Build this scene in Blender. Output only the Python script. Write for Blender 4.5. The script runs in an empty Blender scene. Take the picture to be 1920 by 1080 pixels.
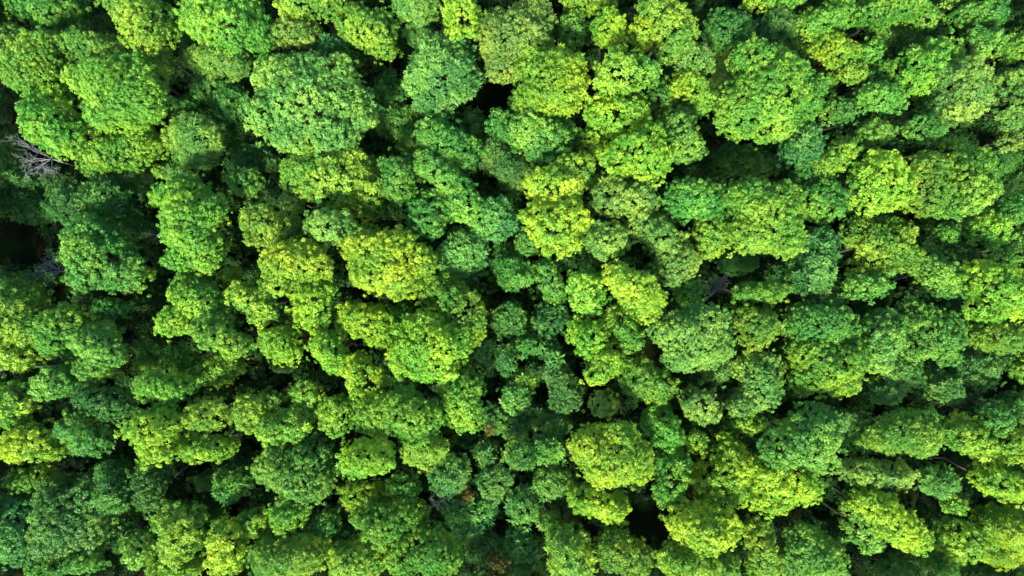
import bpy, math, random
import numpy as np
from mathutils import Vector, noise as mnoise

# ------------------------------------------------------------------ camera, sky, sun, exposure
scene = bpy.context.scene
C = scene.collection
R = math.radians
CAM_Z = 81.0
FPX = 1280.0                      # focal length in photograph pixels (24 mm on a 36 mm sensor, 1920 px wide)
cam_data = bpy.data.cameras.new('camera')
cam_data.lens = 24.0
cam_data.sensor_width = 36.0
cam_data.clip_end = 2000.0
cam = bpy.data.objects.new('camera', cam_data)
C.objects.link(cam)
cam.location = (0, 0, CAM_Z)
cam.rotation_euler = (0, 0, 0)    # a drone looking straight down
scene.camera = cam

SUN_ELEV = R(48.0)
SUN_AZ = R(196.0)                 # compass: 0 = top of the picture (+Y), 90 = +X
world = bpy.data.worlds.new('World')
scene.world = world
world.use_nodes = True
wn = world.node_tree.nodes
sky = wn.new('ShaderNodeTexSky')
sky.sky_type = 'NISHITA'
sky.sun_disc = False
sky.sun_elevation = SUN_ELEV
sky.sun_rotation = SUN_AZ
world.node_tree.links.new(sky.outputs[0], wn['Background'].inputs[0])
wn['Background'].inputs[1].default_value = 0.135

sd = bpy.data.lights.new('sun', 'SUN')
sd.energy = 4.3
sd.angle = R(7.0)
sd.color = (1.0, 0.94, 0.66)
sun = bpy.data.objects.new('sun', sd)
C.objects.link(sun)
to_sun = Vector((math.sin(SUN_AZ) * math.cos(SUN_ELEV), math.cos(SUN_AZ) * math.cos(SUN_ELEV), math.sin(SUN_ELEV)))
sun.rotation_euler = to_sun.to_track_quat('Z', 'Y').to_euler()
sun.location = (0, 0, 60)

vs = scene.view_settings
vs.view_transform = 'Standard'
vs.look = 'None'
vs.exposure = 2.12
vs.gamma = 1.0
vs.use_curve_mapping = False
scene.render.engine = 'CYCLES'
scene.cycles.max_bounces = 6
scene.cycles.diffuse_bounces = 3
scene.cycles.transmission_bounces = 4
scene.cycles.use_denoising = True

# ------------------------------------------------------------------ materials
def new_mat(name):
    m = bpy.data.materials.new(name)
    m.use_nodes = True
    nt = m.node_tree
    nt.nodes.clear()
    return m, nt, nt.nodes, nt.links

PALETTE = {  # mature leaf colour, fresh leaf colour, sheen
    'Y': ((0.095, 0.232, 0.021), (0.270, 0.390, 0.026), 0.22),
    'L': ((0.062, 0.192, 0.024), (0.195, 0.330, 0.030), 0.22),
    'G': ((0.040, 0.158, 0.026), (0.135, 0.280, 0.035), 0.25),
    'D': ((0.024, 0.110, 0.022), (0.068, 0.190, 0.030), 0.25),
    'B': ((0.033, 0.136, 0.031), (0.112, 0.250, 0.045), 0.26),
    'P': ((0.068, 0.182, 0.035), (0.195, 0.318, 0.047), 0.26),
    'U': ((0.009, 0.040, 0.008), (0.026, 0.080, 0.012), 0.20),  # darker green for the understory: shade of the gaps put into leaf colour
    'O': ((0.042, 0.044, 0.010), (0.085, 0.076, 0.012), 0.15),
}
def leaf_material(key):
    base, young, sheen = PALETTE[key]
    m, nt, N, L = new_mat({'Y': 'leaves yellow lime', 'L': 'leaves lime', 'G': 'leaves mid green', 'D': 'leaves deep green',
                           'B': 'leaves blue green', 'P': 'leaves pale olive', 'O': 'leaves rust', 'U': 'leaves in painted shade'}[key])
    out = N.new('ShaderNodeOutputMaterial')
    at = N.new('ShaderNodeAttribute'); at.attribute_name = 'tint'
    oi = N.new('ShaderNodeObjectInfo')
    mix = N.new('ShaderNodeMix'); mix.data_type = 'RGBA'
    mix.inputs[6].default_value = (*base, 1)
    mix.inputs[7].default_value = (*young, 1)
    L.new(at.outputs['Fac'], mix.inputs[0])
    hsv = N.new('ShaderNodeHueSaturation')
    mr = N.new('ShaderNodeMapRange')
    mr.inputs[3].default_value = 0.488; mr.inputs[4].default_value = 0.512
    L.new(oi.outputs['Random'], mr.inputs[0])
    L.new(mr.outputs[0], hsv.inputs['Hue'])
    mv = N.new('ShaderNodeMath'); mv.operation = 'MULTIPLY_ADD'
    frac = N.new('ShaderNodeMath'); frac.operation = 'FRACT'
    m7 = N.new('ShaderNodeMath'); m7.operation = 'MULTIPLY'; m7.inputs[1].default_value = 7.31
    L.new(oi.outputs['Random'], m7.inputs[0]); L.new(m7.outputs[0], frac.inputs[0])
    L.new(frac.outputs[0], mv.inputs[0]); mv.inputs[1].default_value = 0.30; mv.inputs[2].default_value = 0.87
    L.new(mv.outputs[0], hsv.inputs['Value'])
    L.new(mix.outputs[2], hsv.inputs['Color'])
    pb = N.new('ShaderNodeBsdfPrincipled')
    pb.inputs['Roughness'].default_value = 0.55
    pb.inputs['Specular IOR Level'].default_value = sheen
    L.new(hsv.outputs[0], pb.inputs['Base Color'])
    tr = N.new('ShaderNodeBsdfTranslucent')
    warm = N.new('ShaderNodeMix'); warm.data_type = 'RGBA'; warm.blend_type = 'MULTIPLY'
    warm.inputs[0].default_value = 1.0
    warm.inputs[7].default_value = (1.25, 1.25, 0.80, 1)
    L.new(hsv.outputs[0], warm.inputs[6])
    L.new(warm.outputs[2], tr.inputs['Color'])
    ms = N.new('ShaderNodeMixShader'); ms.inputs[0].default_value = 0.45
    L.new(pb.outputs[0], ms.inputs[1]); L.new(tr.outputs[0], ms.inputs[2])
    L.new(ms.outputs[0], out.inputs[0])
    return m
LEAF = {k: leaf_material(k) for k in PALETTE}

def bark_material(name, c1, c2):
    m, nt, N, L = new_mat(name)
    out = N.new('ShaderNodeOutputMaterial')
    tc = N.new('ShaderNodeTexCoord')
    nz = N.new('ShaderNodeTexNoise'); nz.inputs['Scale'].default_value = 6.0; nz.inputs['Detail'].default_value = 6.0
    mp = N.new('ShaderNodeMapping'); mp.inputs['Scale'].default_value = (3, 3, 0.5)
    L.new(tc.outputs['Object'], mp.inputs[0]); L.new(mp.outputs[0], nz.inputs['Vector'])
    mix = N.new('ShaderNodeMix'); mix.data_type = 'RGBA'
    mix.inputs[6].default_value = (*c1, 1); mix.inputs[7].default_value = (*c2, 1)
    L.new(nz.outputs[0], mix.inputs[0])
    pb = N.new('ShaderNodeBsdfPrincipled'); pb.inputs['Roughness'].default_value = 0.9
    L.new(mix.outputs[2], pb.inputs['Base Color'])
    bp = N.new('ShaderNodeBump'); bp.inputs['Strength'].default_value = 0.5
    L.new(nz.outputs[0], bp.inputs['Height']); L.new(bp.outputs[0], pb.inputs['Normal'])
    L.new(pb.outputs[0], out.inputs[0])
    return m
BARK = bark_material('bark', (0.014, 0.012, 0.010), (0.042, 0.037, 0.032))
DEADWOOD = bark_material('weathered dead wood', (0.070, 0.078, 0.092), (0.170, 0.185, 0.215))

def ground_material():
    m, nt, N, L = new_mat('forest soil and leaf litter')
    out = N.new('ShaderNodeOutputMaterial')
    tc = N.new('ShaderNodeTexCoord')
    n1 = N.new('ShaderNodeTexNoise'); n1.inputs['Scale'].default_value = 0.35; n1.inputs['Detail'].default_value = 8
    n2 = N.new('ShaderNodeTexNoise'); n2.inputs['Scale'].default_value = 9.0; n2.inputs['Detail'].default_value = 8
    L.new(tc.outputs['Object'], n1.inputs['Vector']); L.new(tc.outputs['Object'], n2.inputs['Vector'])
    a = N.new('ShaderNodeMix'); a.data_type = 'RGBA'
    a.inputs[6].default_value = (0.0025, 0.004, 0.002, 1); a.inputs[7].default_value = (0.007, 0.007, 0.004, 1)
    L.new(n2.outputs[0], a.inputs[0])
    b = N.new('ShaderNodeMix'); b.data_type = 'RGBA'
    b.inputs[7].default_value = (0.004, 0.012, 0.003, 1)
    rp = N.new('ShaderNodeValToRGB'); rp.color_ramp.elements[0].position = 0.45; rp.color_ramp.elements[1].position = 0.62
    L.new(n1.outputs[0], rp.inputs[0]); L.new(rp.outputs[0], b.inputs[0])
    L.new(a.outputs[2], b.inputs[6])
    pb = N.new('ShaderNodeBsdfPrincipled'); pb.inputs['Roughness'].default_value = 1.0
    pb.inputs['Specular IOR Level'].default_value = 0.0
    L.new(b.outputs[2], pb.inputs['Base Color'])
    bp = N.new('ShaderNodeBump'); bp.inputs['Strength'].default_value = 0.8
    L.new(n2.outputs[0], bp.inputs['Height']); L.new(bp.outputs[0], pb.inputs['Normal'])
    L.new(pb.outputs[0], out.inputs[0])
    return m

# ------------------------------------------------------------------ mesh helpers
def at(px, py, z):
    """The point of the wood at height z that the drone sees at a pixel of the 1920 x 1080 photograph."""
    s = (CAM_Z - z) / FPX
    return np.array([(px - 960.0) * s, (540.0 - py) * s, z])

def quads_object(name, V, mat, parent=None, tint=None):
    """V: (n,4,3) array of quads -> one mesh object."""
    n = len(V)
    me = bpy.data.meshes.new(name)
    me.vertices.add(n * 4)
    me.vertices.foreach_set('co', V.reshape(-1).astype(np.float32))
    me.loops.add(n * 4)
    me.loops.foreach_set('vertex_index', np.arange(n * 4, dtype=np.int32))
    me.polygons.add(n)
    me.polygons.foreach_set('loop_start', np.arange(0, n * 4, 4, dtype=np.int32))
    me.polygons.foreach_set('loop_total', np.full(n, 4, dtype=np.int32))
    if tint is not None:
        a = me.attributes.new('tint', 'FLOAT', 'FACE')
        a.data.foreach_set('value', tint.astype(np.float32))
    me.materials.append(mat)
    me.update(calc_edges=True)
    o = bpy.data.objects.new(name, me)
    C.objects.link(o)
    if parent is not None:
        o.parent = parent
    return o

class Tubes:
    """Collects tapered tubes (paths with a radius per point) into one mesh."""
    def __init__(self):
        self.v = []; self.f = []
    def path(self, pts, rad, sides=6):
        pts = [np.asarray(p, float) for p in pts]
        base = len(self.v)
        n = len(pts)
        for i, p in enumerate(pts):
            d = pts[min(i + 1, n - 1)] - pts[max(i - 1, 0)]
            d = d / (np.linalg.norm(d) + 1e-9)
            u = np.cross(d, (0.31, 0.87, 0.38)); u /= np.linalg.norm(u) + 1e-9
            w = np.cross(d, u)
            for k in range(sides):
                a = 2 * math.pi * k / sides
                self.v.append(p + rad[i] * (math.cos(a) * u + math.sin(a) * w))
        for i in range(n - 1):
            for k in range(sides):
                k2 = (k + 1) % sides
                a = base + i * sides
                self.f.append((a + k, a + k2, a + sides + k2, a + sides + k))
        self.f.append(tuple(base + k for k in range(sides))[::-1])
        self.f.append(tuple(base + (n - 1) * sides + k for k in range(sides)))
    def build(self, name, mat, parent, origin):
        me = bpy.data.meshes.new(name)
        o3 = np.asarray(origin)
        me.from_pydata([tuple(v - o3) for v in self.v], [], self.f)
        me.polygons.foreach_set('use_smooth', [True] * len(me.polygons))
        me.materials.append(mat)
        o = bpy.data.objects.new(name, me)
        C.objects.link(o)
        o.parent = parent
        return o

def thing(name, loc, label, cat, group=None):
    o = bpy.data.objects.new(name, None)
    o.empty_display_size = 0.5
    C.objects.link(o)
    o.location = loc
    o['label'] = label
    o['category'] = cat
    if group:
        o['group'] = group
    return o

# ------------------------------------------------------------------ leaf tufts
def leaf_quad(base, direction, normal, length, width, fold):
    d = direction / np.linalg.norm(direction)
    s = np.cross(normal, d); s /= np.linalg.norm(s) + 1e-9
    n = np.cross(d, s)
    mid = base + d * length * 0.45
    return np.array([base, mid + s * width * .5 + n * fold, base + d * length, mid - s * width * .5 + n * fold])

def tuft_template(kind, rng):
    """A spray of leaves of radius about 1 around +Z."""
    out = []
    if kind == 'r':      # rounded puff: leaves lying over a dome
        n, ln, wd = 24, .74, .50
    elif kind == 's':    # star: longer leaves radiating from the shoot
        n, ln, wd = 17, .95, .40
    else:                # fine feathery sprays
        n, ln, wd = 22, .85, .22
    for i in range(n):
        z = 1 - (i + .5) / n * 1.15
        a = i * 2.39996 + rng.uniform(-.35, .35)
        rr = math.sqrt(max(0, 1 - z * z))
        p = np.array([rr * math.cos(a), rr * math.sin(a), z])
        out_dir = np.array([math.cos(a), math.sin(a), 0.])
        if kind == 'r':
            nrm = p + rng.normal(0, .36, 3); nrm /= np.linalg.norm(nrm)
            d = out_dir * .8 + p * .35 - np.array([0, 0, .30]) * (1 - z) + rng.normal(0, .5, 3)
            d -= nrm * np.dot(d, nrm)
            rad = rng.uniform(.58, 1.02)
            base = p * rad - d / np.linalg.norm(d) * ln * .45
            out.append(leaf_quad(base, d, nrm, ln * rng.uniform(.8, 1.2), wd * rng.uniform(.8, 1.2), -.08))
        else:
            d = p * .9 + out_dir * .35 + rng.normal(0, .18, 3)
            nrm = np.array([0, 0, 1.]) + p * .4 + rng.normal(0, .3, 3)
            if abs(np.dot(d / np.linalg.norm(d), nrm / np.linalg.norm(nrm))) > .93:
                nrm = nrm + np.array([.7, -.4, 0])
            base = p * rng.uniform(.05, .40)
            out.append(leaf_quad(base, d, nrm, ln * rng.uniform(.75, 1.15), wd * rng.uniform(.8, 1.2), -.07))
    return np.array(out)          # (n,4,3)
_rng = np.random.default_rng(5)
TEMPL = {k: [tuft_template(k, _rng) for _ in range(9)] for k in 'rsf'}

def fbm(P, scale, seed):
    off = np.array([seed * 13.7, seed * 7.3, seed * 3.1])
    return np.array([mnoise.noise(Vector((p / scale + off).tolist())) for p in P])

def place_tufts(P, Nrm, size, kind, rng, tint):
    """Leaf quads of tufts at P with axes Nrm."""
    T = len(P)
    n = Nrm / np.linalg.norm(Nrm, axis=1)[:, None]
    h = np.where(np.abs(n[:, 2:3]) < .95, np.array([[0, 0, 1.]]), np.array([[1., 0, 0]]))
    u = np.cross(h, n); u /= np.linalg.norm(u, axis=1)[:, None]
    w = np.cross(n, u)
    a = rng.uniform(0, 2 * math.pi, T)[:, None]
    u, w = u * np.cos(a) + w * np.sin(a), -u * np.sin(a) + w * np.cos(a)
    M = np.stack([u, w, n], axis=2) * size[:, None, None]
    M = M * np.stack([rng.uniform(.85, 1.2, T), rng.uniform(.85, 1.2, T), rng.uniform(.75, 1.1, T)], 1)[:, None, :]
    # kind may be (kind, other kind, share of the other): shoots of both sorts on one tree
    pool = TEMPL[kind] if isinstance(kind, str) else TEMPL[kind[0]] + TEMPL[kind[1]]
    which = rng.integers(0, 9, T)
    if not isinstance(kind, str):
        which = which + 9 * (rng.random(T) < kind[2])
    Vs, Ts = [], []
    for t in range(len(pool)):
        idx = np.nonzero(which == t)[0]
        if not len(idx):
            continue
        tm = pool[t]
        K = len(tm)
        v = np.einsum('tij,kj->tki', M[idx], tm.reshape(-1, 3)) + P[idx][:, None, :]
        Vs.append(v.reshape(-1, 4, 3))
        tt = np.repeat(tint[idx], K) + rng.normal(0, .07, len(idx) * K)
        Ts.append(tt)
    return np.concatenate(Vs), np.clip(np.concatenate(Ts), 0, 1)

# ------------------------------------------------------------------ the catalogue of crowns
# id  colour  height-level  leaf-kind | x,y,rx,ry[,angle] of each bough mass in photograph pixels
TREES = """
a1 G 2 r|60,18,42,26;120,20,46,28
a0 D 1 r|15,25,28,38
a2 P 2 r|18,75,40,38
a3 L 3 r|36,132,36,46;88,92,46,36;78,142,50,36
a4 L 4 r|190,155,58,40;255,155,58,55;222,212,62,42;285,190,34,44
a4b G 3 r|160,85,46,28;230,105,60,30
a5 L 3 r|92,185,40,34;98,240,48,42;142,265,48,36
a6 L 2 r|215,288,52,36;278,272,38,32;175,310,30,22
a6f P 1 f|245,328,48,30
a7 L 4 r|240,14,42,34;288,42,46,46;268,72,36,28
a7b G 1 r|312,118,25,23
a8 L 4 r|388,45,46,42;450,30,46,44;425,72,40,28;492,70,26,36
a9 P 2 f|380,112,36,28;438,118,38,30
a9b D 1 f|362,78,32,28
a10 D 1 r|398,165,44,30
a11 D 1 s|345,200,38,22
a12 D 1 s|430,200,36,38
a13 P 2 f|375,265,56,50
a13b D 1 s|350,232,28,24
a14 D 1 s|452,255,24,28
a15 B 1 s|340,320,32,24
a15b L 1 r|307,324,11,14
a16 D 1 s|15,300,34,34
a17 D 1 s|45,342,46,26
a17b D 1 s|120,335,40,24
a18 D 1 s|150,56,46,18
a18b D 1 r|205,56,22,30
b2 L 3 r|555,12,42,28;610,10,38,26
b3 P 3 r|534,66,30,26;572,66,30,26
b3b D 1 f|495,115,28,22
b4 L 3 r|668,50,34,42;710,60,38,42;718,92,26,22
b5 P 4 r|540,155,60,48;610,150,62,50;655,200,52,56;590,215,62,52;520,215,50,50;560,260,52,32;625,255,50,32
b5b D 2 s|618,92,32,22
b5c D 1 s|662,112,26,24
b6 B 3 s|830,98,50,34;858,145,40,44;800,150,36,44;815,195,38,26
b7 D 1 f|785,66,30,24
b8 P 3 s|782,14,42,32
b9 Y 4 r|868,28,38,42
b10 P 3 r|932,68,42,50;985,88,50,58;1002,38,42,40;945,125,36,28
b11 D 1 s|730,168,28,28
b11b G 1 s|745,228,46,34
b11c G 1 s|775,262,36,26
b12 G 3 r|820,255,40,34;858,288,42,38
b13 B 1 s|890,236,24,28
b14 B 2 s|930,290,36,34;965,325,34,36
b15 L 3 r|578,322,52,44;650,315,56,42;690,352,42,34;625,358,48,32
b15b L 2 r|688,392,44,22
b15c P 2 s|548,378,26,18
b16 G 3 r|748,322,34,32;752,358,30,26
b16b G 3 r|806,310,34,28;852,348,34,26
b16c G 3 r|808,392,46,36;800,428,34,20
b16d G 3 r|870,382,30,34
b17 D 1 s|478,305,38,34
b17b G 1 s|516,308,22,22
b17c G 2 r|462,342,36,28
b17d D 1 s|512,352,26,26
c1 G 2 r|1072,60,26,38
c2 L 2 r|1105,4,54,24
c3 Y 3 r|1142,58,34,32
c4 Y 3 r|1204,65,28,34
c5 L 4 r|1230,18,38,34;1266,60,36,46;1255,96,22,22
c6 Y 4 r|1015,135,46,46;1058,140,42,46;1050,185,46,34;1000,180,34,30
c6b G 2 s|978,200,26,22
c7 L 4 r|1145,150,34,34;1190,140,44,38;1160,120,36,26
c8 Y 3 r|1290,162,38,30
c8b G 2 s|1308,198,24,22
c9 P 3 s|1302,116,36,28
c9b P 1 f|1350,130,20,38
c10 G 2 r|1240,188,28,26;1240,160,12,14
c11 Y 3 r|1120,210,26,32;1168,225,46,40;1195,205,22,24
c11b L 2 r|1110,265,26,28
c12 Y 4 r|1160,295,46,32;1215,305,44,36;1220,258,34,26
c13 G 3 r|1270,238,34,34;1285,278,34,32
c14 D 2 r|1340,58,28,36;1380,56,32,34
c15 G 1 r|1300,5,28,14
c15b L 2 r|1422,6,34,18
c16 L 4 r|1412,112,44,34;1462,150,50,46;1388,212,54,46;1442,222,54,48;1500,195,36,42
c17 G 3 r|945,238,36,30;1002,250,44,34;1050,258,32,34;1015,290,32,18
c18 L 3 r|1070,318,40,28
c19 Y 4 r|1040,350,60,34
c20 Y 4 r|1022,412,44,34;1065,405,40,32;1048,450,44,28
c20b G 2 r|990,452,26,28
c21 P 3 r|1150,368,38,38;1195,370,34,34
c22 D 0 f|1302,322,34,24
c23 D 1 f|1372,298,38,26;1425,305,32,24
d1 L 2 r|1475,4,34,18
d2 L 3 r|1530,45,34,28;1566,30,32,28
d3 B 2 s|1455,58,42,34
d3b B 1 s|1480,98,34,20
d4 Y 3 r|1550,85,34,28;1578,108,32,30
d4b L 3 r|1628,96,26,22
d4c L 3 r|1598,142,28,17
d5 L 3 r|1640,25,44,34;1700,15,42,26
d5b G 2 r|1732,36,30,26
d5c D 1 s|1684,72,44,20
d6 G 3 r|1830,32,58,28
d6b G 3 r|1840,84,40,32
d6c P 2 s|1795,2,34,10
d6d D 0 s|1902,12,28,18
d7 L 3 r|1655,130,21,21
d8 G 3 r|1632,182,30,30;1668,192,28,28
d9 L 3 r|1708,135,32,48;1755,105,42,32;1750,150,28,24
d10 P 4 r|1790,150,50,44;1820,180,30,44;1785,205,46,34
d10b G 2 r|1738,196,26,18
d11 L 3 r|1898,95,28,30
d11b P 3 r|1888,165,40,42;1905,210,30,40
d11c P 2 r|1900,262,30,28
d12 G 2 r|1538,160,30,24
d13 G 3 r|1572,213,32,28
d14 B 3 r|1505,248,36,28;1500,285,44,28
d15 G 3 r|1730,242,38,28
d15b G 2 r|1776,268,24,15
d16 G 3 r|1640,250,36,26
d16b P 2 s|1655,284,34,18
d17 L 3 r|1582,282,26,32;1548,312,26,24
d18 G 3 r|1538,378,46,42
d18b D 2 r|1510,328,30,20
d19 Y 4 r|1640,318,48,34;1630,362,40,34;1672,352,36,40
d20 L 4 r|1735,325,44,40;1735,378,42,32
d20b L 4 r|1812,312,46,36;1830,352,36,40;1790,385,46,28
d21 D 0 s|1872,300,36,32
d21b D 0 s|1905,335,28,32
e0 D 1 s|12,380,24,28
e1 D 1 s|70,385,42,42
e1b D 2 s|140,380,46,40
e1c D 2 s|205,380,44,46
e1d D 1 s|252,428,32,32
e2 G 3 r|175,440,54,36;195,482,68,44;235,510,52,38;165,520,40,26
e2b G 2 r|212,578,38,20
e2c L 1 r|230,602,14,10
e3 L 4 r|345,370,58,38;385,400,44,36;350,430,44,38;380,465,48,42;340,490,34,20
e4 L 3 r|362,545,44,34;385,580,44,32
e5 Y 3 r|330,602,34,32
e6 L 3 r|400,620,40,32;442,648,34,28
e7 L 2 r|342,672,30,28
e7b L 2 r|410,692,46,32
e8 L 3 r|35,565,48,44;15,625,36,36;60,610,34,34
e8b D 1 r|35,528,48,22
e9 L 3 r|120,600,44,34;105,645,36,28
e10 L 3 r|42,670,36,28
e11 G 3 r|180,635,50,34;195,665,46,26
e11b G 3 r|175,690,42,26
e12 L 1 r|278,608,24,26
e12b D 1 s|285,650,34,20
e12c G 1 r|288,688,30,22
e13 L 3 r|285,720,34,28;335,728,40,30
e14 G 3 r|112,715,46,36
e15 L 3 r|485,408,36,30;530,428,40,34;490,445,30,22
e16 L 1 r|432,516,24,17
e17 L 3 r|465,555,36,32;495,582,30,28
f1 P 4 r|610,425,36,34;640,428,30,32
f2 Y 4 r|535,490,44,36;582,490,34,36;525,530,28,24
f3 Y 4 r|680,455,44,36;735,470,48,44;780,492,40,38;700,515,46,34;750,530,44,28
f4 L 3 r|825,545,48,34;872,575,34,38;885,622,26,34
f5 Y 3 r|672,598,36,36;708,608,38,38
f5b L 2 r|755,590,24,22
f5c L 2 r|645,608,18,24
f6 Y 3 r|585,560,34,32;590,598,32,30;618,540,18,20
f7 Y 3 r|522,636,38,32;538,660,28,22
f8 Y 4 r|795,622,50,38;845,650,40,40;775,670,50,40;820,695,40,20
f9 Y 3 r|612,650,30,32;632,678,26,22
f10 Y 3 r|668,688,36,30;690,718,34,32
f11 B 2 s|928,410,42,40
f12 B 2 s|870,475,44,44
f13 B 1 s|946,484,28,28
f14 B 1 s|910,662,20,28
f15 G 2 s|965,512,34,28
f16 G 2 r|1028,510,24,24;1040,545,24,26
f17 B 1 r|1030,598,32,38
f18 B 1 s|955,598,32,32
f19 D 1 s|992,645,26,20
f20 B 1 s|950,672,20,28
f21 B 1 s|1036,664,20,24
f22 B 1 s|1045,700,26,26;1060,738,28,34
f23 D 1 s|1008,690,22,16
f24 G 1 s|984,712,22,22
g1 P 3 r|1132,450,44,38
g2 P 3 r|1215,425,42,32;1252,455,36,28
g2b P 3 r|1272,488,42,32;1258,520,22,20
g3 G 3 r|1280,375,36,40;1322,375,38,36
g3b L 3 r|1332,440,38,46
g4 L 4 r|1398,375,46,42;1450,390,50,48;1465,440,44,44;1408,440,42,40
g5 L 3 r|1098,535,34,32;1102,565,32,26
g6 Y 4 r|1158,515,30,26;1185,535,44,34;1208,562,36,34;1215,585,20,16
g7 Y 3 r|1085,622,24,26;1118,632,30,32;1100,655,22,18
g8 L 3 r|1158,598,26,26;1178,632,28,32
g9 Y 3 r|1140,680,28,28;1118,705,24,18
g10 L 3 r|1195,705,34,38;1232,728,32,34
g11 P 4 r|1262,618,42,38;1318,600,48,32;1328,650,42,42;1278,672,36,26
g12 G 2 r|1292,546,31,23
g14 L 3 r|1402,548,32,22;1448,546,28,22
g15 L 3 r|1402,600,30,30;1432,612,28,38;1412,640,28,18
g16 P 2 r|1345,694,34,28
g17 P 3 r|1420,700,44,42;1432,742,32,28
g17b P 3 r|1395,755,34,26
g18 L 2 r|1402,792,40,20
g19 B 1 f|1385,495,38,21
h1 B 3 s|1528,465,40,38;1520,518,40,32
h1b D 1 s|1462,514,24,20
h2 L 3 r|1612,440,36,32;1665,445,44,36;1640,485,44,28;1690,480,28,30
h3 G 3 r|1625,537,46,26
h4 G 3 r|1742,500,36,36;1770,535,34,34
h5 D 2 s|1556,558,34,18
h6 G 3 r|1510,605,46,40;1562,612,38,38
h6b L 3 r|1515,660,46,36;1580,665,46,42;1520,710,46,28;1575,715,34,26
h6c P 3 r|1648,618,38,42;1640,668,32,34
h7 G 3 r|1718,600,40,38;1765,622,36,44;1725,650,38,32;1772,665,30,22
h8 P 2 s|1680,698,46,36
h8b B 2 s|1660,738,34,22
h9 B 2 s|1828,690,42,36
h9b B 2 s|1768,725,34,34
h10 Y 4 r|1842,525,40,38;1895,535,44,36;1845,575,38,30;1905,575,30,26
h11 L 3 r|1850,625,44,34;1895,640,34,32
h12 L 2 r|1912,690,22,28
h13 L 3 r|1846,430,42,36
h14 G 2 r|1895,395,32,30
h15 G 2 r|1900,462,30,38
h16 G 2 r|1775,438,30,22
h16b D 1 r|1790,466,18,16
i1 L 3 r|32,745,46,34;25,785,32,24
i2 Y 3 r|30,835,40,34;72,820,44,34;98,845,30,24
i3 G 3 r|150,800,36,32;180,822,34,32
i4 L 2 r|65,896,52,28
i5 D 3 r|180,745,40,30;222,760,36,34
i6 Y 4 r|268,800,34,34;312,790,36,34;300,838,42,30
i7 L 3 r|390,778,42,32
i8 Y 3 r|360,838,30,24;412,838,36,23
i9 B 2 r|35,965,50,50;45,1020,50,36
i9b B 2 r|110,930,48,44;170,925,40,40;115,1000,52,48;175,990,46,48
i10 D 2 s|222,930,38,34;215,880,30,24
i11 D 2 r|285,892,34,34;285,938,26,24
i12 L 3 r|320,970,32,34;355,985,32,44;335,1025,34,30
i13 G 2 r|265,1030,34,34
i13b L 2 s|330,1066,56,22
i14 Y 3 r|430,1005,38,32;428,1045,42,34
i15 G 3 r|525,872,44,42;582,858,38,36;570,905,46,40;600,900,28,40
i15b G 2 s|438,905,36,34
i15c D 1 s|390,900,24,20
i16 L 2 r|478,980,30,28
i17 G 2 r|95,1066,44,20
i17b G 2 r|162,1054,42,22
i18 D 1 s|236,1000,26,36
i19 D 1 s|405,958,24,22
j1 L 3 r|472,770,34,38
j1b L 3 r|510,800,34,32;556,795,34,30
j1c L 2 r|510,748,32,18
j2 L 2 r|575,738,31,29
j3 L 3 r|632,778,34,38
j4 L 4 r|712,782,44,36;752,758,44,36;785,785,48,44
j4b L 3 r|796,840,44,34
j5 L 3 r|868,732,42,40;872,785,32,26
j6 Y 4 r|672,858,34,36;712,860,32,34
j7 Y 2 r|662,928,24,28;700,928,28,28
j7b L 2 r|757,912,32,28
j8 L 3 r|543,964,38,34
j9 G 2 r|612,980,28,27
j10 L 3 r|700,968,44,32;755,965,46,32;715,1010,40,28
j11 L 3 s|510,1040,38,40;570,1035,42,38
j12 L 3 r|645,1050,34,36;692,1045,36,38
j13 L 3 r|770,1035,44,40;830,1040,40,42;800,1010,38,28
j14 B 2 s|842,890,36,40
j14b B 1 s|800,900,18,18
j15 B 1 s|912,848,24,28
j15b B 1 s|925,902,34,34
j16 B 1 s|855,948,30,26;905,950,28,26
j16b B 1 s|878,990,36,24
j17 B 1 s|910,1026,36,30
j18 B 1 s|925,784,24,28
j18b D 1 s|872,822,20,16
k1 B 1 s|968,746,30,28
k2 B 1 s|1012,782,24,24
k2b B 1 s|1050,796,22,24
k2c G 2 s|1022,840,36,28
k3 B 1 s|965,800,26,24
k3b G 2 s|974,850,28,30
k4 G 2 s|1040,904,40,29
k5 Y 4 r|1105,835,40,36;1160,820,40,34;1190,865,34,38;1140,880,44,34
k6 Y 3 r|1095,935,34,28;1145,952,36,25
k7 L 3 r|1235,790,38,28;1255,825,30,24
k8 L 2 r|1305,828,21,24
k9 L 3 r|1258,870,36,30;1250,920,28,28
k10 Y 3 r|1362,828,22,24;1372,870,46,40;1322,905,32,34;1370,920,36,26
k11 G 4 r|1520,800,46,44;1470,835,46,40;1535,850,36,36
k11b Y 3 r|1430,885,44,36;1490,888,46,30;1440,930,46,32;1510,915,30,28
k12 P 2 r|1133,757,29,26
k13 P 3 r|1305,752,34,30;1325,772,30,26
k14 Y 4 r|1290,975,44,34;1345,980,44,34;1318,1010,46,30
k14b L 4 r|1270,1050,42,36;1340,1058,44,34
k15 L 3 r|1420,1000,30,30;1428,1050,34,42
k16 L 3 r|1152,1028,38,40;1190,1045,34,40
k17 L 3 s|1068,1015,42,32;1075,1055,44,34
k18 B 1 s|985,945,36,34
k18b L 2 s|1030,976,26,22
k19 B 1 s|978,1022,32,32
k19b B 1 s|968,1066,28,22
k20 D 0 s|1096,800,24,20
l1 B 2 s|1582,795,30,28
l1b G 2 r|1608,828,32,24
l2 L 4 r|1660,815,46,36;1712,800,44,38;1725,830,36,26
l3 P 3 r|1605,882,38,25;1670,888,42,28
l4 L 3 r|1800,810,40,40;1835,832,34,34
l4b G 3 r|1858,785,34,34
l5 B 2 s|1752,902,36,34
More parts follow.
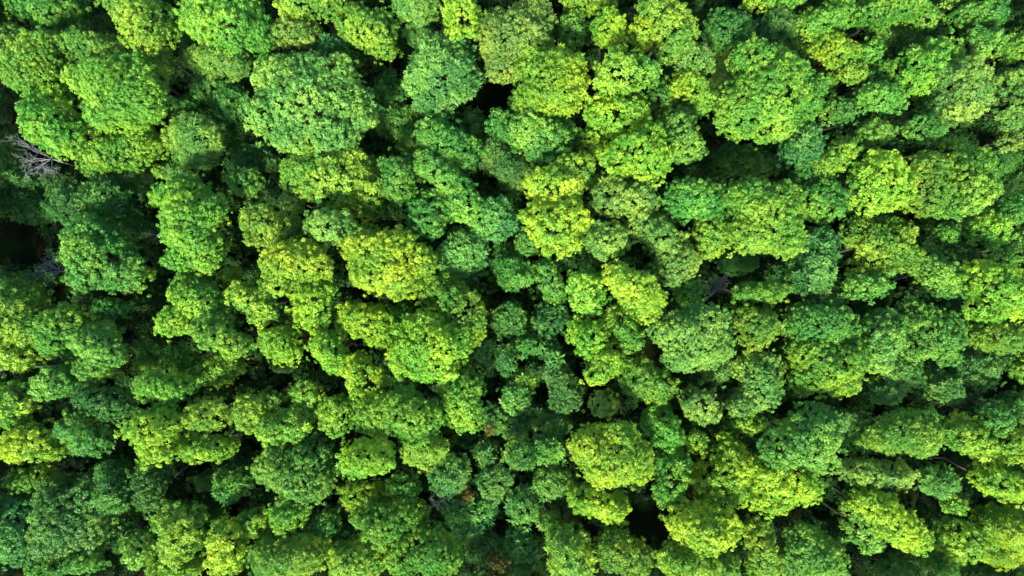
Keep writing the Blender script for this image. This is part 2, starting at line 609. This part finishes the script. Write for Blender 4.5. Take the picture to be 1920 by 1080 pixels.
l5b L 2 r|1788,944,24,18
l6 Y 4 r|1640,945,46,30,-20;1678,985,52,34,-25;1710,1010,34,28
l6b G 2 r|1600,960,28,36;1622,1006,36,26
l7 G 3 r|1505,1010,40,32;1540,1045,44,38;1488,1052,32,32
l8 L 2 r|1795,1008,48,44
l9 G 2 r|1898,765,30,34
l9b Y 3 r|1895,835,36,38
l9c Y 3 r|1858,895,44,32;1900,910,36,34
l10 Y 3 f|1880,985,54,42;1905,1000,40,40
l10b Y 2 f|1868,1032,52,26
l11 D 0 s|1880,1074,44,16
l12 D 1 s|1680,1066,42,20
l12b G 1 s|1765,1056,46,24
"""
LEVEL_TOP = {0: 8.0, 1: 12.0, 2: 15.5, 3: 18.0, 4: 20.2}

def parse():
    rows = []
    for line in TREES.strip().splitlines():
        head, lobes = line.split('|')
        tid, col, lev, kind = head.split()
        L = []
        for l in lobes.split(';'):
            v = [float(q) for q in l.split(',')]
            L.append(v + [0.0] * (5 - len(v)))
        rows.append(dict(id=tid, col=col, lev=int(lev), kind=kind, px=L))
    return rows
ROWS = parse()
rnd = random.Random(41)

for t in ROWS:
    H = LEVEL_TOP[t['lev']] + rnd.uniform(-0.7, 0.7)
    t['H'] = H
    t['lobes'] = []
    q = np.array(t['px'])
    w = q[:, 2] * q[:, 3]
    cx, cy = (q[:, 0] * w).sum() / w.sum(), (q[:, 1] * w).sum() / w.sum()
    vx = ((q[:, 0] - cx) ** 2 + q[:, 2] ** 2 / 4) @ w / w.sum()
    vy = ((q[:, 1] - cy) ** 2 + q[:, 3] ** 2 / 4) @ w / w.sum()
    vxy = ((q[:, 0] - cx) * (q[:, 1] - cy)) @ w / w.sum()
    ev, evec = np.linalg.eigh(np.array([[vx, vxy], [vxy, vy]]))
    big_r = 2 * math.sqrt(math.sqrt(max(ev[0] * ev[1], 1)))
    lob_px = [tuple(p) + (0,) for p in t['px']]
    if len(t['px']) >= 2:             # the body of the crown, which the boughs stand out from
        e = evec[:, 1]
        lob_px.append((cx, cy, 2 * math.sqrt(ev[1]) * .84, 2 * math.sqrt(ev[0]) * .84, -math.degrees(math.atan2(e[1], e[0])), 1))
    for (x, y, rx, ry, ang, body) in lob_px:
        rm = math.sqrt(rx * ry) * 0.05
        c = min(max(1.25 * rm, 1.6), 4.2)
        dd = math.hypot(x - cx, y - cy) / big_r
        top = H + 0.25 if body else H - rnd.uniform(0, 0.7) - 1.3 * dd * dd
        if body:
            c = min(c, 4.6)
        zc = top - c
        p = at(x, y, zc)
        s = (CAM_Z - zc) / FPX
        th = math.atan(math.hypot(x - 960, y - 540) / FPX)
        k = s * (0.40 + 0.60 * math.cos(th))
        t['lobes'].append((p, np.array([max(rx * k - .22, .4), max(ry * k - .22, .4), c]), R(ang)))
    t['main'] = list(t['lobes'])
    for (p, a, rot) in list(t['lobes'][:len(t['px'])]):      # smaller boughs that break the outline
        rl = min(a[0], a[1])
        if rl < 1.15:
            continue
        n_s = 3 if rl < 1.8 else 4
        a0 = rnd.uniform(0, 6.28)
        for q in range(n_s):
            an = a0 + 6.283 * q / n_s + rnd.uniform(-.5, .5)
            f = rnd.uniform(.30, .46)
            dx, dy = math.cos(an) * a[0] * (1.04 - f), math.sin(an) * a[1] * (1.04 - f)
            ca, sa = math.cos(rot), math.sin(rot)
            zz = p[2] + a[2] * rnd.uniform(.12, .52)
            rr = rl * f
            t['lobes'].append((np.array([p[0] + (dx * ca - dy * sa) * 1.04, p[1] + (dx * sa + dy * ca) * 1.04, zz]),
                               np.array([rr * rnd.uniform(.9, 1.3), rr * rnd.uniform(.9, 1.3), rr * 1.1]), rnd.uniform(0, 3)))
    ctr = np.mean([l[0] for l in t['main']], axis=0)
    t['base'] = np.array([ctr[0], ctr[1], 0.0])

ALL_L = [(i, l) for i, t in enumerate(ROWS) for l in t['lobes']]
LC = np.array([l[0] for _, l in ALL_L]); LA = np.array([l[1] for _, l in ALL_L]); LI = np.array([i for i, _ in ALL_L])
LROT = np.array([l[2] for _, l in ALL_L])

def inside_any(P, mask, scale):
    """True for points deep inside any of the masked bough masses."""
    hit = np.zeros(len(P), bool)
    for j in np.nonzero(mask)[0]:
        d = P - LC[j]
        ca, sa = math.cos(LROT[j]), math.sin(LROT[j])
        x = d[:, 0] * ca + d[:, 1] * sa
        y = -d[:, 0] * sa + d[:, 1] * ca
        a = LA[j] * scale
        hit |= (x / a[0]) ** 2 + (y / a[1]) ** 2 + (d[:, 2] / a[2]) ** 2 < 1
    return hit

def lobe_points(c, a, rot, spacing, rng, low=-0.45):
    """Even points over an ellipsoid's upper side, and its normals."""
    area = 4 * math.pi * (((a[0] * a[1]) ** 1.6 + (a[0] * a[2]) ** 1.6 + (a[1] * a[2]) ** 1.6) / 3) ** (1 / 1.6)
    n = max(10, int(area / (spacing * spacing)))
    i = np.arange(n) + .5
    z = 1 - 2 * i / n
    ph = i * 2.399963 + rng.uniform(0, 6.28)
    r = np.sqrt(1 - z * z)
    S = np.stack([r * np.cos(ph), r * np.sin(ph), z], 1) + rng.normal(0, .55 / math.sqrt(n), (n, 3))
    S /= np.linalg.norm(S, axis=1)[:, None]
    S = S[S[:, 2] > low]
    P = S * a
    Nn = S / a
    Nn /= np.linalg.norm(Nn, axis=1)[:, None]
    ca, sa = math.cos(rot), math.sin(rot)
    M = np.array([[ca, sa, 0], [-sa, ca, 0], [0, 0, 1]])
    return P @ M + c, Nn @ M, S

KINDP = {'r': (0.44, 0.255), 's': (0.46, 0.33), 'f': (0.40, 0.32)}

def crown_quads(t, rng, seed):
    Ps, Ns, Ss, tin = [], [], [], []
    spacing, size = KINDP[t['kind']]
    big_leaf = 0.74 + 0.42 * rng.random()
    spacing *= big_leaf * (0.98 + 0.14 * rng.random())
    size *= big_leaf
    mine = LI == t['index']
    cx = t['base']
    near = (np.hypot(LC[:, 0] - cx[0], LC[:, 1] - cx[1]) < 16) & ~mine
    own = np.nonzero(mine)[0]
    for k, (c, a, rot) in enumerate(t['lobes']):
        for shell, sp in ((1.0, spacing), (0.80, spacing * 1.45), (0.55, spacing * 2.2)):
            P, Nn, S = lobe_points(c, a * shell, rot, sp, rng, -0.5 if shell == 1.0 else -0.3)
            big = fbm(P, 2.0, seed) * 0.74 + fbm(P, 0.85, seed + 3) * 0.32
            P = P + Nn * (big * min(1.0, .55 * a.min()) + rng.normal(0, .17, len(P)) + (rng.random(len(P)) < .07) * rng.uniform(.2, .6, len(P)))[:, None]
            thin = fbm(P, 0.75, seed + 9) + (0.9 if shell < 1 else 0)
            keep = thin > -0.31
            om = mine.copy(); om[own[k]] = False
            keep &= ~inside_any(P, om, 0.86)
            keep &= ~inside_any(P, near, 0.80)
            P, Nn, big = P[keep], Nn[keep], big[keep]
            up = Nn + np.array([0, 0, .35]) + np.array([to_sun.x, to_sun.y, to_sun.z]) * .25 + rng.normal(0, .22, P.shape)
            tt = 0.32 + 0.95 * fbm(P, 3.0, seed + 5) + 0.30 * big + rng.normal(0, .20, len(P))
            Ps.append(P); Ns.append(up); tin.append(tt)
            Ss.append(size * np.exp(rng.normal(0, .27, len(P))).clip(.55, 1.7) * (1.0 if shell == 1.0 else 1.15))
    P = np.concatenate(Ps); Nn = np.concatenate(Ns); S = np.concatenate(Ss); T = np.concatenate(tin)
    if not len(P):
        return None, None
    mixed = {'r': ('r', 's', rng.uniform(.08, .5)), 's': ('s', 'f', rng.uniform(.0, .6)), 'f': 'f'}[t['kind']]
    return place_tufts(P, Nn, S, mixed, rng, T)

def trunk_mesh(t, rng, parent):
    tb = Tubes()
    b = t['base']
    lob = t['main']
    zlow = min(l[0][2] - l[1][2] * .6 for l in lob)
    fork = np.array([b[0] + rng.uniform(-.3, .3), b[1] + rng.uniform(-.3, .3), max(zlow * .78, 2.5)])
    r0 = 0.05 + 0.005 * t['H'] + 0.008 * len(lob)
    sway = lambda f: b + (fork - b) * f + np.array([rng.uniform(-.35, .35), rng.uniform(-.35, .35), 0])
    tb.path([b + np.array([0, 0, -.05]), b + np.array([0, 0, .5]), sway(.25), sway(.45), sway(.65), sway(.85), fork],
            [r0 * 1.5, r0 * 1.05, r0 * .98, r0 * .92, r0 * .86, r0 * .8, r0 * .72], 8)
    for c, a, rot in lob:
        top = c + np.array([0, 0, a[2] * .45])
        m = (fork + top) / 2 + np.array([(c[0] - fork[0]) * .2, (c[1] - fork[1]) * .2, -.3])
        tb.path([fork, m, c, top], [r0 * .66, r0 * .5, r0 * .32, r0 * .1], 6)
        for k in range(6):
            an = k * 1.05 + rng.uniform(-.4, .4)
            e = c + np.array([math.cos(an) * a[0] * .78, math.sin(an) * a[1] * .78, rng.uniform(-.1, .45) * a[2]])
            s = m + (c - m) * rng.uniform(.2, .9)
            q = (s + e) / 2 + np.array([0, 0, rng.uniform(-.25, .1)])
            tb.path([s, q, e], [r0 * .26, r0 * .18, r0 * .06], 5)
    return tb.build('trunk', BARK, parent, b)

# ------------------------------------------------------------------ descriptions
# trees that can be told at a glance: their own words, and how their neighbours speak of them
LANDMARK = {
 'b5': ('broadest round crown of the upper wood, soft green with yellow tips', 'broadest soft-green dome'),
 'a4': ('large lime crown in layered shelves, just above a dark slit in the upper corner', 'layered lime crown'),
 'a3': ('yellowish crown above the bare grey tree, at the side of the layered lime crown', 'yellowish corner crown'),
 'a5': ('long lime crown running down beside the wide bare grey tree', 'crown flanking the bare tree'),
 'a7': ('bright lime crown cut by the top edge, above the layered lime crown', 'bright top-edge lime crown'),
 'a8': ('wide lime crown on the top edge over a dull feathery olive one', 'wide top-edge lime crown'),
 'a13': ('dusty olive round crown with feathery leaves, among deep green low trees', 'dusty olive feathery crown'),
 'b9': ('small glowing yellow-lime dome on the top edge, above the square black opening', 'glowing top-edge dome'),
 'b6': ('cool green starry loose crown between the broadest dome and the square black opening', 'loose starry crown'),
 'c6': ('glowing lime dome standing beside the square black opening', 'dome by the black opening'),
 'c5': ('tall lime crown of three boughs on the top edge, next to two small yellow ones', 'three-boughed top-edge crown'),
 'c11': ('bright yellow crown with jagged outline, right under a broad lime dome', 'jagged yellow crown'),
 'c12': ('wide lime and yellow crown above a dark gap, under the jagged yellow crown', 'wide lime-and-yellow crown'),
 'c16': ('very large lime crown bounded below by a long dark winding gap', 'very large lime crown'),
 'c20': ('brilliant yellow crown, lower of two stacked yellow crowns near the middle', 'brilliant lower yellow crown'),
 'd5': ('lime crown with yellow streaks on the top edge, over a dark gap', 'yellow-streaked top-edge crown'),
 'd10': ('large olive crown with a golden heart, in the upper outer wood', 'olive crown with golden heart'),
 'd14': ('cool blue-green crown shaped like a bean, below the very large lime crown', 'bean-shaped blue-green crown'),
 'd19': ('golden olive dome with dark specks, paler than the lime crowns touching it', 'golden olive dome'),
 'e1b': ('deep green crown in the middle of the dark patch above the black hollow', 'deep green dark-patch crown'),
 'e2': ('wide mid green crown with lit lower shelves, touching the forked grey snag', 'crown by the grey snag'),
 'e3': ('tall yellow-lime crown of many boughs, between the dark patch and the golden crowns', 'many-boughed yellow-lime crown'),
 'e9': ('lime green crown below the forked grey snag, sliced by thin dark gaps', 'sliced lime crown'),
 'e11': ('mid green crown with its edge on a deep dark gap, below the snag', 'green crown on the gap'),
 'f1': ('small pale crown with a yellow cap, ringed by darker crowns', 'small yellow-capped crown'),
 'f3': ('wide golden-lime crown with a black crack beneath it, near the middle', 'wide golden-lime crown'),
 'f4': ('crescent-shaped lime crown curling round the big pale lime dome', 'crescent-shaped crown'),
 'f8': ('big pale lime dome held in the crook of the crescent-shaped crown', 'big pale lime dome'),
 'f12': ('blue-green starry-leaved crown at the top of the blue-green band down the middle', 'starry blue-green crown'),
 'f17': ('blue-green crown halfway down the narrow blue-green band, above dark pits', 'mid-band blue-green crown'),
 'g4': ('large lime crown with yellow lower boughs, its lower tip over the feathery bush', 'large two-tone lime crown'),
 'g6': ('slanting oval crown of pure bright yellow, near the middle', 'slanting yellow oval'),
 'g11': ('straggling pale yellow crown of separate boughs, below the fan of bare twigs', 'straggling pale yellow crown'),
 'g17': ('tall pale lime crown with dusty yellow boughs, under the straggling pale one', 'dusty yellow-boughed crown'),
 'h1': ('tall dusty blue-green crown with a black gap under its foot', 'dusty blue-green crown'),
 'h2': ('wide lime crown with yellow-tipped scalloped boughs, above the small bright green strip', 'scalloped lime crown'),
 'h6': ('mid green crown, upper part of a large mixed mass with olive beside it', 'green mixed-mass crown'),
 'h7': ('rounded mid green crown bounded by a curved black gap', 'crown on the curved gap'),
 'h10': ('sulphur yellow crown cut by the picture edge, beside a long dark gap', 'sulphur yellow edge crown'),
 'i2': ('yellow crown cut by the picture side, with layered shelves, in the lower corner wood', 'layered yellow side crown'),
 'i6': ('golden yellow crown of three boughs over a black gap, low in the wood', 'golden three-boughed crown'),
 'i9b': ('very wide dull blue-green crown filling the lower corner, finely tufted', 'dull green corner crown'),
 'i12': ('lime crown with one yellow flank, above the bottom edge', 'yellow-flanked lime crown'),
 'i15': ('broad mid green crown with lumpy boughs, beside a bright yellow crown', 'lumpy mid green crown'),
 'j4': ('big lime dome above a small bright yellow crown, lower middle', 'big lower-middle lime dome'),
 'j6': ('bright yellow crown directly below the big lower-middle lime dome', 'bright lower yellow crown'),
 'j10': ('lime crown above the rust shrubs, with bare curling twigs at its corner', 'lime crown by curling twigs'),
 'j14': ('vivid blue-green round crown between rust-coloured patches', 'vivid blue-green crown'),
 'k2c': ('starry green crown low in the blue-green band, beside a large lime crown', 'starry green band crown'),
 'k5': ('large yellow-lime crown at the foot of the blue-green band', 'large band-foot crown'),
 'k10': ('yellow-lime crown of four boughs next to a rust-brown patch', 'four-boughed crown'),
 'k11': ('very large green crown in the lower wood, its lower fringe turning yellow', 'very large lower green crown'),
 'k14': ('broad lime crown just below the black triangular gap', 'crown below the black triangle'),
 'k17': ('pale lime loose crown of dotted leaf tufts on the bottom edge', 'dotted pale bottom crown'),
 'l2': ('wide olive crown with golden lower rim, above a long narrow golden strip', 'wide olive gold-rimmed crown'),
 'l4': ('dusty yellow crown beside a deep black gap, in the lower outer wood', 'dusty yellow crown'),
 'l6': ('slanting bright yellow crown combed into diagonal shelves', 'slanting shelved yellow crown'),
 'l9c': ('yellow crown running off the picture side, low in the wood', 'low yellow side crown'),
}
COLWORD = {'Y': 'yellow', 'L': 'lime green', 'G': 'mid green', 'D': 'deep green', 'B': 'blue-green', 'P': 'pale olive'}
HOURS = 'twelve one two three four five six seven eight nine ten eleven'.split()
ORDN = ['', 'second', 'third', 'fourth', 'fifth', 'sixth', 'seventh']
def describe():
    ctr = {}
    for t in ROWS:
        q = np.array(t['px'])
        w = q[:, 2] * q[:, 3]
        ctr[t['id']] = (float((q[:, 0] * w).sum() / w.sum()), float((q[:, 1] * w).sum() / w.sum()), math.sqrt(w.sum()))
    slots = {}
    for t in ROWS:
        if t['id'] in LANDMARK:
            t['label'] = LANDMARK[t['id']][0]
            continue
        x, y, rr = ctr[t['id']]
        def dist(k):
            return math.hypot(ctr[k][0] - x, ctr[k][1] - y) - 0.7 * ctr[k][2]
        k = min(LANDMARK, key=dist)
        ang = math.degrees(math.atan2(x - ctr[k][0], ctr[k][1] - y)) % 360
        hour = int(((ang + 15) % 360) // 30)
        slots.setdefault((k, hour), []).append((dist(k), t))
    for (k, hour), lst in slots.items():
        lst.sort(key=lambda e: e[0])
        for i, (d, t) in enumerate(lst):
            x, y, rr = ctr[t['id']]
            size = 'small' if rr < 34 else 'mid-sized' if rr < 56 else 'broad'
            n = len(t['px'])
            asp = max(max(p[2], p[3]) / min(p[2], p[3]) for p in t['px'])
            shape = {1: 'round', 2: 'two-lobed', 3: 'three-lobed'}.get(n, 'many-lobed')
            if n == 1 and asp > 1.5:
                shape = 'narrow'
            fine = {'s': ' starry', 'f': ' feathery', 'r': ''}[t['kind']]
            if fine and n == 1:
                shape = fine.strip()
            tail = '' if len(lst) == 1 else (', nearer' if len(lst) == 2 and i == 0 else ', farther' if len(lst) == 2 else ', ' + (ORDN[i] or 'first') + ' out')
            t['label'] = f"{size} {COLWORD[t['col']]} {shape} crown at {HOURS[hour]} o'clock from the {LANDMARK[k][1]}{tail}"
describe()

# ------------------------------------------------------------------ setting: ground and undergrowth
def build_ground():
    n = 60
    xs = np.linspace(-160, 160, n); ys = np.linspace(-140, 140, n)
    v = []
    for y in ys:
        for x in xs:
            v.append((x, y, 0.25 * mnoise.noise(Vector((x / 9, y / 9, 0))) - 0.25))
    f = [(j * n + i, j * n + i + 1, (j + 1) * n + i + 1, (j + 1) * n + i) for j in range(n - 1) for i in range(n - 1)]
    me = bpy.data.meshes.new('ground')
    me.from_pydata(v, [], f)
    me.polygons.foreach_set('use_smooth', [True] * len(f))
    me.materials.append(ground_material())
    o = bpy.data.objects.new('ground', me)
    C.objects.link(o)
    o['kind'] = 'structure'
    o['label'] = 'dark forest floor of soil and leaf litter under the trees'
    return o
build_ground()

HOLES = [(915, 172, 50), (40, 450, 44), (1215, 985, 46), (1890, 735, 40), (1010, 742, 28), (1240, 650, 30), (1890, 290, 20), (290, 170, 20), (200, 560, 20)]
def build_undergrowth():
    rng = np.random.default_rng(77)
    P = np.stack([rng.uniform(-64, 64, 9000), rng.uniform(-38, 38, 9000), np.zeros(9000)], 1)
    cl = fbm(P, 3.2, 2)
    keep = cl > -0.12
    P, cl = P[keep], cl[keep]
    P[:, 2] = np.maximum(0.25, 0.6 + 3.8 * cl + rng.normal(0, .5, len(P)))
    sc = (CAM_Z - P[:, 2]) / FPX
    px = P[:, 0] / sc + 960; py = 540 - P[:, 1] / sc
    ok = np.ones(len(P), bool)
    for hx, hy, hr in HOLES:
        ok &= np.hypot(px - hx, py - hy) > hr
    P = P[ok]
    Nn = rng.normal(0, .35, P.shape) + np.array([0, 0, 1.0])
    V, T = place_tufts(P, Nn, rng.uniform(.38, .7, len(P)), 's', rng, rng.uniform(.0, .7, len(P)))
    o = quads_object('undergrowth', V, LEAF['U'], None, T)  # its darkened leaf colour paints in the shade of the gaps
    o['kind'] = 'stuff'
    o['label'] = 'low green undergrowth in the gaps between the crowns, painted dark as shade'
    o['category'] = 'undergrowth'
build_undergrowth()

# ------------------------------------------------------------------ the trees
LOW_FILL = set('a13b a14 a17b b3b b5c b17d c15 c22 d21b e0 e12 f23 d6d d16b h16b i19 j14b j18b k20 e2c a18b b17b'.split())
n_leaf = 0
fillV, fillT = [], []
def saplings():
    """The shaded second storey that closes the gaps between the crowns."""
    rng = np.random.default_rng(321)
    pts = []
    for _ in range(9000):
        x, y = rng.uniform(-60, 60), rng.uniform(-34, 34)
        H = rng.uniform(3.0, 7.5)
        s_ = (CAM_Z - H) / FPX
        px, py = x / s_ + 960, 540 - y / s_
        if any(math.hypot(px - hx, py - hy) < hr + 22 for hx, hy, hr in HOLES):
            continue
        r_ = rng.uniform(.8, 1.5)
        if any(abs(x - a[0]) < 2.2 and abs(y - a[1]) < 2.2 and math.hypot(x - a[0], y - a[1]) < (r_ + a[3]) * .95 for a in pts):
            continue
        pts.append((x, y, H, r_))
    for x, y, H, r_ in pts:
        P, Nn, S = lobe_points(np.array([x, y, H - r_ * 1.1]), np.array([r_, r_, r_ * 1.2]), 0, .55, rng, -.2)
        P = P + rng.normal(0, .16, P.shape)
        V, T = place_tufts(P, Nn + np.array([0, 0, .5]), rng.uniform(.3, .46, len(P)), 's', rng, rng.uniform(0, .7, len(P)))
        fillV.append(V); fillT.append(T)
saplings()
for i, t in enumerate(ROWS):
    t['index'] = i
    rng = np.random.default_rng(1000 + i)
    V, T = crown_quads(t, rng, i * 1.37 + 2)
    n_leaf += len(V)
    if t['id'] in LOW_FILL:             # the smallest half-hidden ones: one mass
        fillV.append(V); fillT.append(T)
        continue
    root = thing('broadleaf_tree', t['base'].tolist(), t['label'], 'tree', 'broadleaf trees of the forest canopy')
    quads_object('crown', V - t['base'], LEAF[t['col']], root, T)
    trunk_mesh(t, rng, root)
o = quads_object('understory', np.concatenate(fillV), LEAF['U'], None, np.concatenate(fillT))  # all in the darkened leaves, gap shade painted into the colour
o['kind'] = 'stuff'
o['label'] = 'small half-hidden saplings filling gaps between the crowns, shade painted into their green'
o['category'] = 'understory'

# the wood goes on beyond the photograph's frame: one mass
def surrounding_wood():
    rng = np.random.default_rng(9)
    pts = []
    tries = 0
    while tries < 6000 and len(pts) < 150:
        tries += 1
        x, y = rng.uniform(-67, 67), rng.uniform(-43, 43)
        r_ = rng.uniform(2.3, 4.0)
        H = rng.uniform(16, 20)
        z = H - r_ * .95
        s_ = (CAM_Z - z) / FPX
        if abs(x) - r_ - 1.2 < 962 * s_ and abs(y) - r_ - 1.2 < 542 * s_:
            continue
        if any(math.hypot(x - a[0], y - a[1]) < (r_ + a[3]) * .85 for a in pts):
            continue
        pts.append((x, y, z, r_))
    Vs, Ts = [], []
    for (x, y, z, r_) in pts:
        c = np.array([x, y, z])
        for shell, sp in ((1.0, .75), (.7, 1.0)):
            P, Nn, S = lobe_points(c, np.array([r_, r_, min(r_ * .95, 3.4)]) * shell, 0, sp, rng, -.6)
            P = P + Nn * (fbm(P, 1.9, 4) * .7)[:, None]
            V, T = place_tufts(P, Nn + np.array([0, 0, .35]), rng.uniform(.4, .62, len(P)), 'r', rng, .3 + .7 * fbm(P, 2.6, 8))
            Vs.append(V); Ts.append(T)
    o = quads_object('surrounding_forest', np.concatenate(Vs), LEAF['G'], None, np.concatenate(Ts))
    o['kind'] = 'stuff'
    o['label'] = 'the wood going on around the pictured trees'
    o['category'] = 'forest'
surrounding_wood()

# ------------------------------------------------------------------ bare trees and dead branches
def bare_tree(px, py, top, spread, lean, seed, label, fan=(0, 360), n0=7, twig=1.0):
    """A leafless grey tree: trunk, forking limbs and thin twigs."""
    rng = np.random.default_rng(seed)
    tipc = at(px, py, top - spread * .5)
    base = np.array([tipc[0] + lean[0], tipc[1] + lean[1], 0.0])
    fork = np.array([base[0] * .25 + tipc[0] * .75, base[1] * .25 + tipc[1] * .75, top - spread * 1.25])
    root = thing('bare_tree', base.tolist(), label, 'bare tree', 'leafless grey trees')
    tk = Tubes()
    mid = (base + fork) / 2 + np.array([.2, -.15, 0])
    tk.path([base, base + np.array([0, 0, .6]), mid, fork], [.16, .13, .10, .06], 8)
    tk.build('trunk', DEADWOOD, root, base)
    br = Tubes()
    def grow(p, d, length, rad, depth):
        pts, rads = [p], [rad]
        n = 4
        for k in range(n):
            d = d + rng.normal(0, .20, 3); d /= np.linalg.norm(d)
            p = p + d * length / n
            pts.append(p); rads.append(rad * (1 - .62 * (k + 1) / n))
        br.path(pts, rads, 5 if depth < 2 else 4)
        if depth < 3:
            for k in range(4 if depth == 0 else 3):
                q = pts[min(n, 1 + int(rng.integers(0, n)))] if k else pts[-1]
                nd = d + rng.normal(0, .55, 3) * np.array([1, 1, .5])
                nd /= np.linalg.norm(nd)
                grow(q, nd, length * rng.uniform(.45, .72), max(rad * .45, .012 * twig), depth + 1)
    for k in range(n0):
        a = R(fan[0] + (fan[1] - fan[0]) * (k + rng.uniform(.2, .8)) / n0)
        d = np.array([math.cos(a), math.sin(a), rng.uniform(.25, .75)]); d /= np.linalg.norm(d)
        grow(fork, d, spread * rng.uniform(.55, .8), .042, 0)
    br.build('branches', DEADWOOD, root, base)
bare_tree(62, 286, 15.5, 2.9, (1.6, -.8), 3, 'wide leafless grey tree of fine branches beside the lime crown, above the black hollow', (70, 300), 8)
bare_tree(88, 503, 14.0, 2.2, (1.2, -1.0), 4, 'forked leafless grey snag at the rim of the black hollow', (80, 215), 5, 1.3)
bare_tree(1345, 548, 13.5, 2.2, (-.6, -1.5), 6, 'fan of bare grey twigs in a dark gap above the straggling pale yellow crown', (30, 150), 6)
bare_tree(8, 690, 13.5, 1.9, (.8, -.6), 8, 'thin bare grey branches in a dark gap on the picture side, low down', (60, 200), 4)
bare_tree(288, 440, 13.0, 1.5, (.5, .3), 11, 'small bare grey twigs between the deep green patch and the many-boughed yellow-lime crown', (0, 360), 5)
bare_tree(805, 942, 13.0, 1.7, (-.7, -.5), 12, 'curling bare brownish twigs above a black pit near the rust shrubs', (-60, 60), 4, 1.2)

# ------------------------------------------------------------------ rust-coloured shrubs of the lower layer
def rust_shrub(px, py, top, rad, seed, label):
    rng = np.random.default_rng(seed)
    c = at(px, py, top - rad * .7)
    base = np.array([c[0], c[1], 0.0])
    root = thing('rust_shrub', base.tolist(), label, 'shrub', 'rust-coloured shrubs of the lower layer')
    P, Nn, S = lobe_points(c, np.array([rad, rad * .8, rad * .7]), rng.uniform(0, 3), .40, rng, -.5)
    P = P + Nn * (fbm(P, .9, seed) * .6 + rng.normal(0, .14, len(P)))[:, None]
    keep = fbm(P, .7, seed + 4) > -.22
    P, Nn = P[keep], Nn[keep]
    V, T = place_tufts(P, Nn + np.array([0, 0, .5]), rng.uniform(.22, .36, len(P)), 's', rng, rng.uniform(0, 1, len(P)))
    quads_object('foliage', V - base, LEAF['O'], root, T)
    tb = Tubes()
    for k in range(5):
        a = k * 1.26 + rng.uniform(-.3, .3)
        e = c + np.array([math.cos(a) * rad * .6, math.sin(a) * rad * .5, rng.uniform(-.1, .3)])
        tb.path([base + np.array([math.cos(a) * .08, math.sin(a) * .08, 0]), (base + e) / 2, e], [.06, .045, .015], 6)
    tb.build('stems', BARK, root, base)
rust_shrub(932, 1056, 13.6, 1.15, 21, 'orange shrub on the bottom edge, brightest of the rust shrubs')
rust_shrub(752, 1018, 15.6, 0.75, 22, 'small rust shrub below the lime crown by curling twigs')
rust_shrub(800, 866, 13.0, 0.95, 23, 'rust-tinged shrub tucked under the big lower-middle lime dome')
rust_shrub(872, 926, 12.6, 0.80, 24, 'small orange shrub just below the vivid blue-green crown')
rust_shrub(1287, 936, 14.2, 0.95, 25, 'brown shrub against the four-boughed crown, near the black triangular gap')
rust_shrub(1482, 976, 14.0, 0.95, 26, 'olive-brown shrub beneath the yellow fringe of the very large lower green crown')
rust_shrub(916, 806, 12.0, 0.65, 27, 'tiny rust shrub in the blue-green band down the middle')
print('trees', len(ROWS), 'leaves', n_leaf)
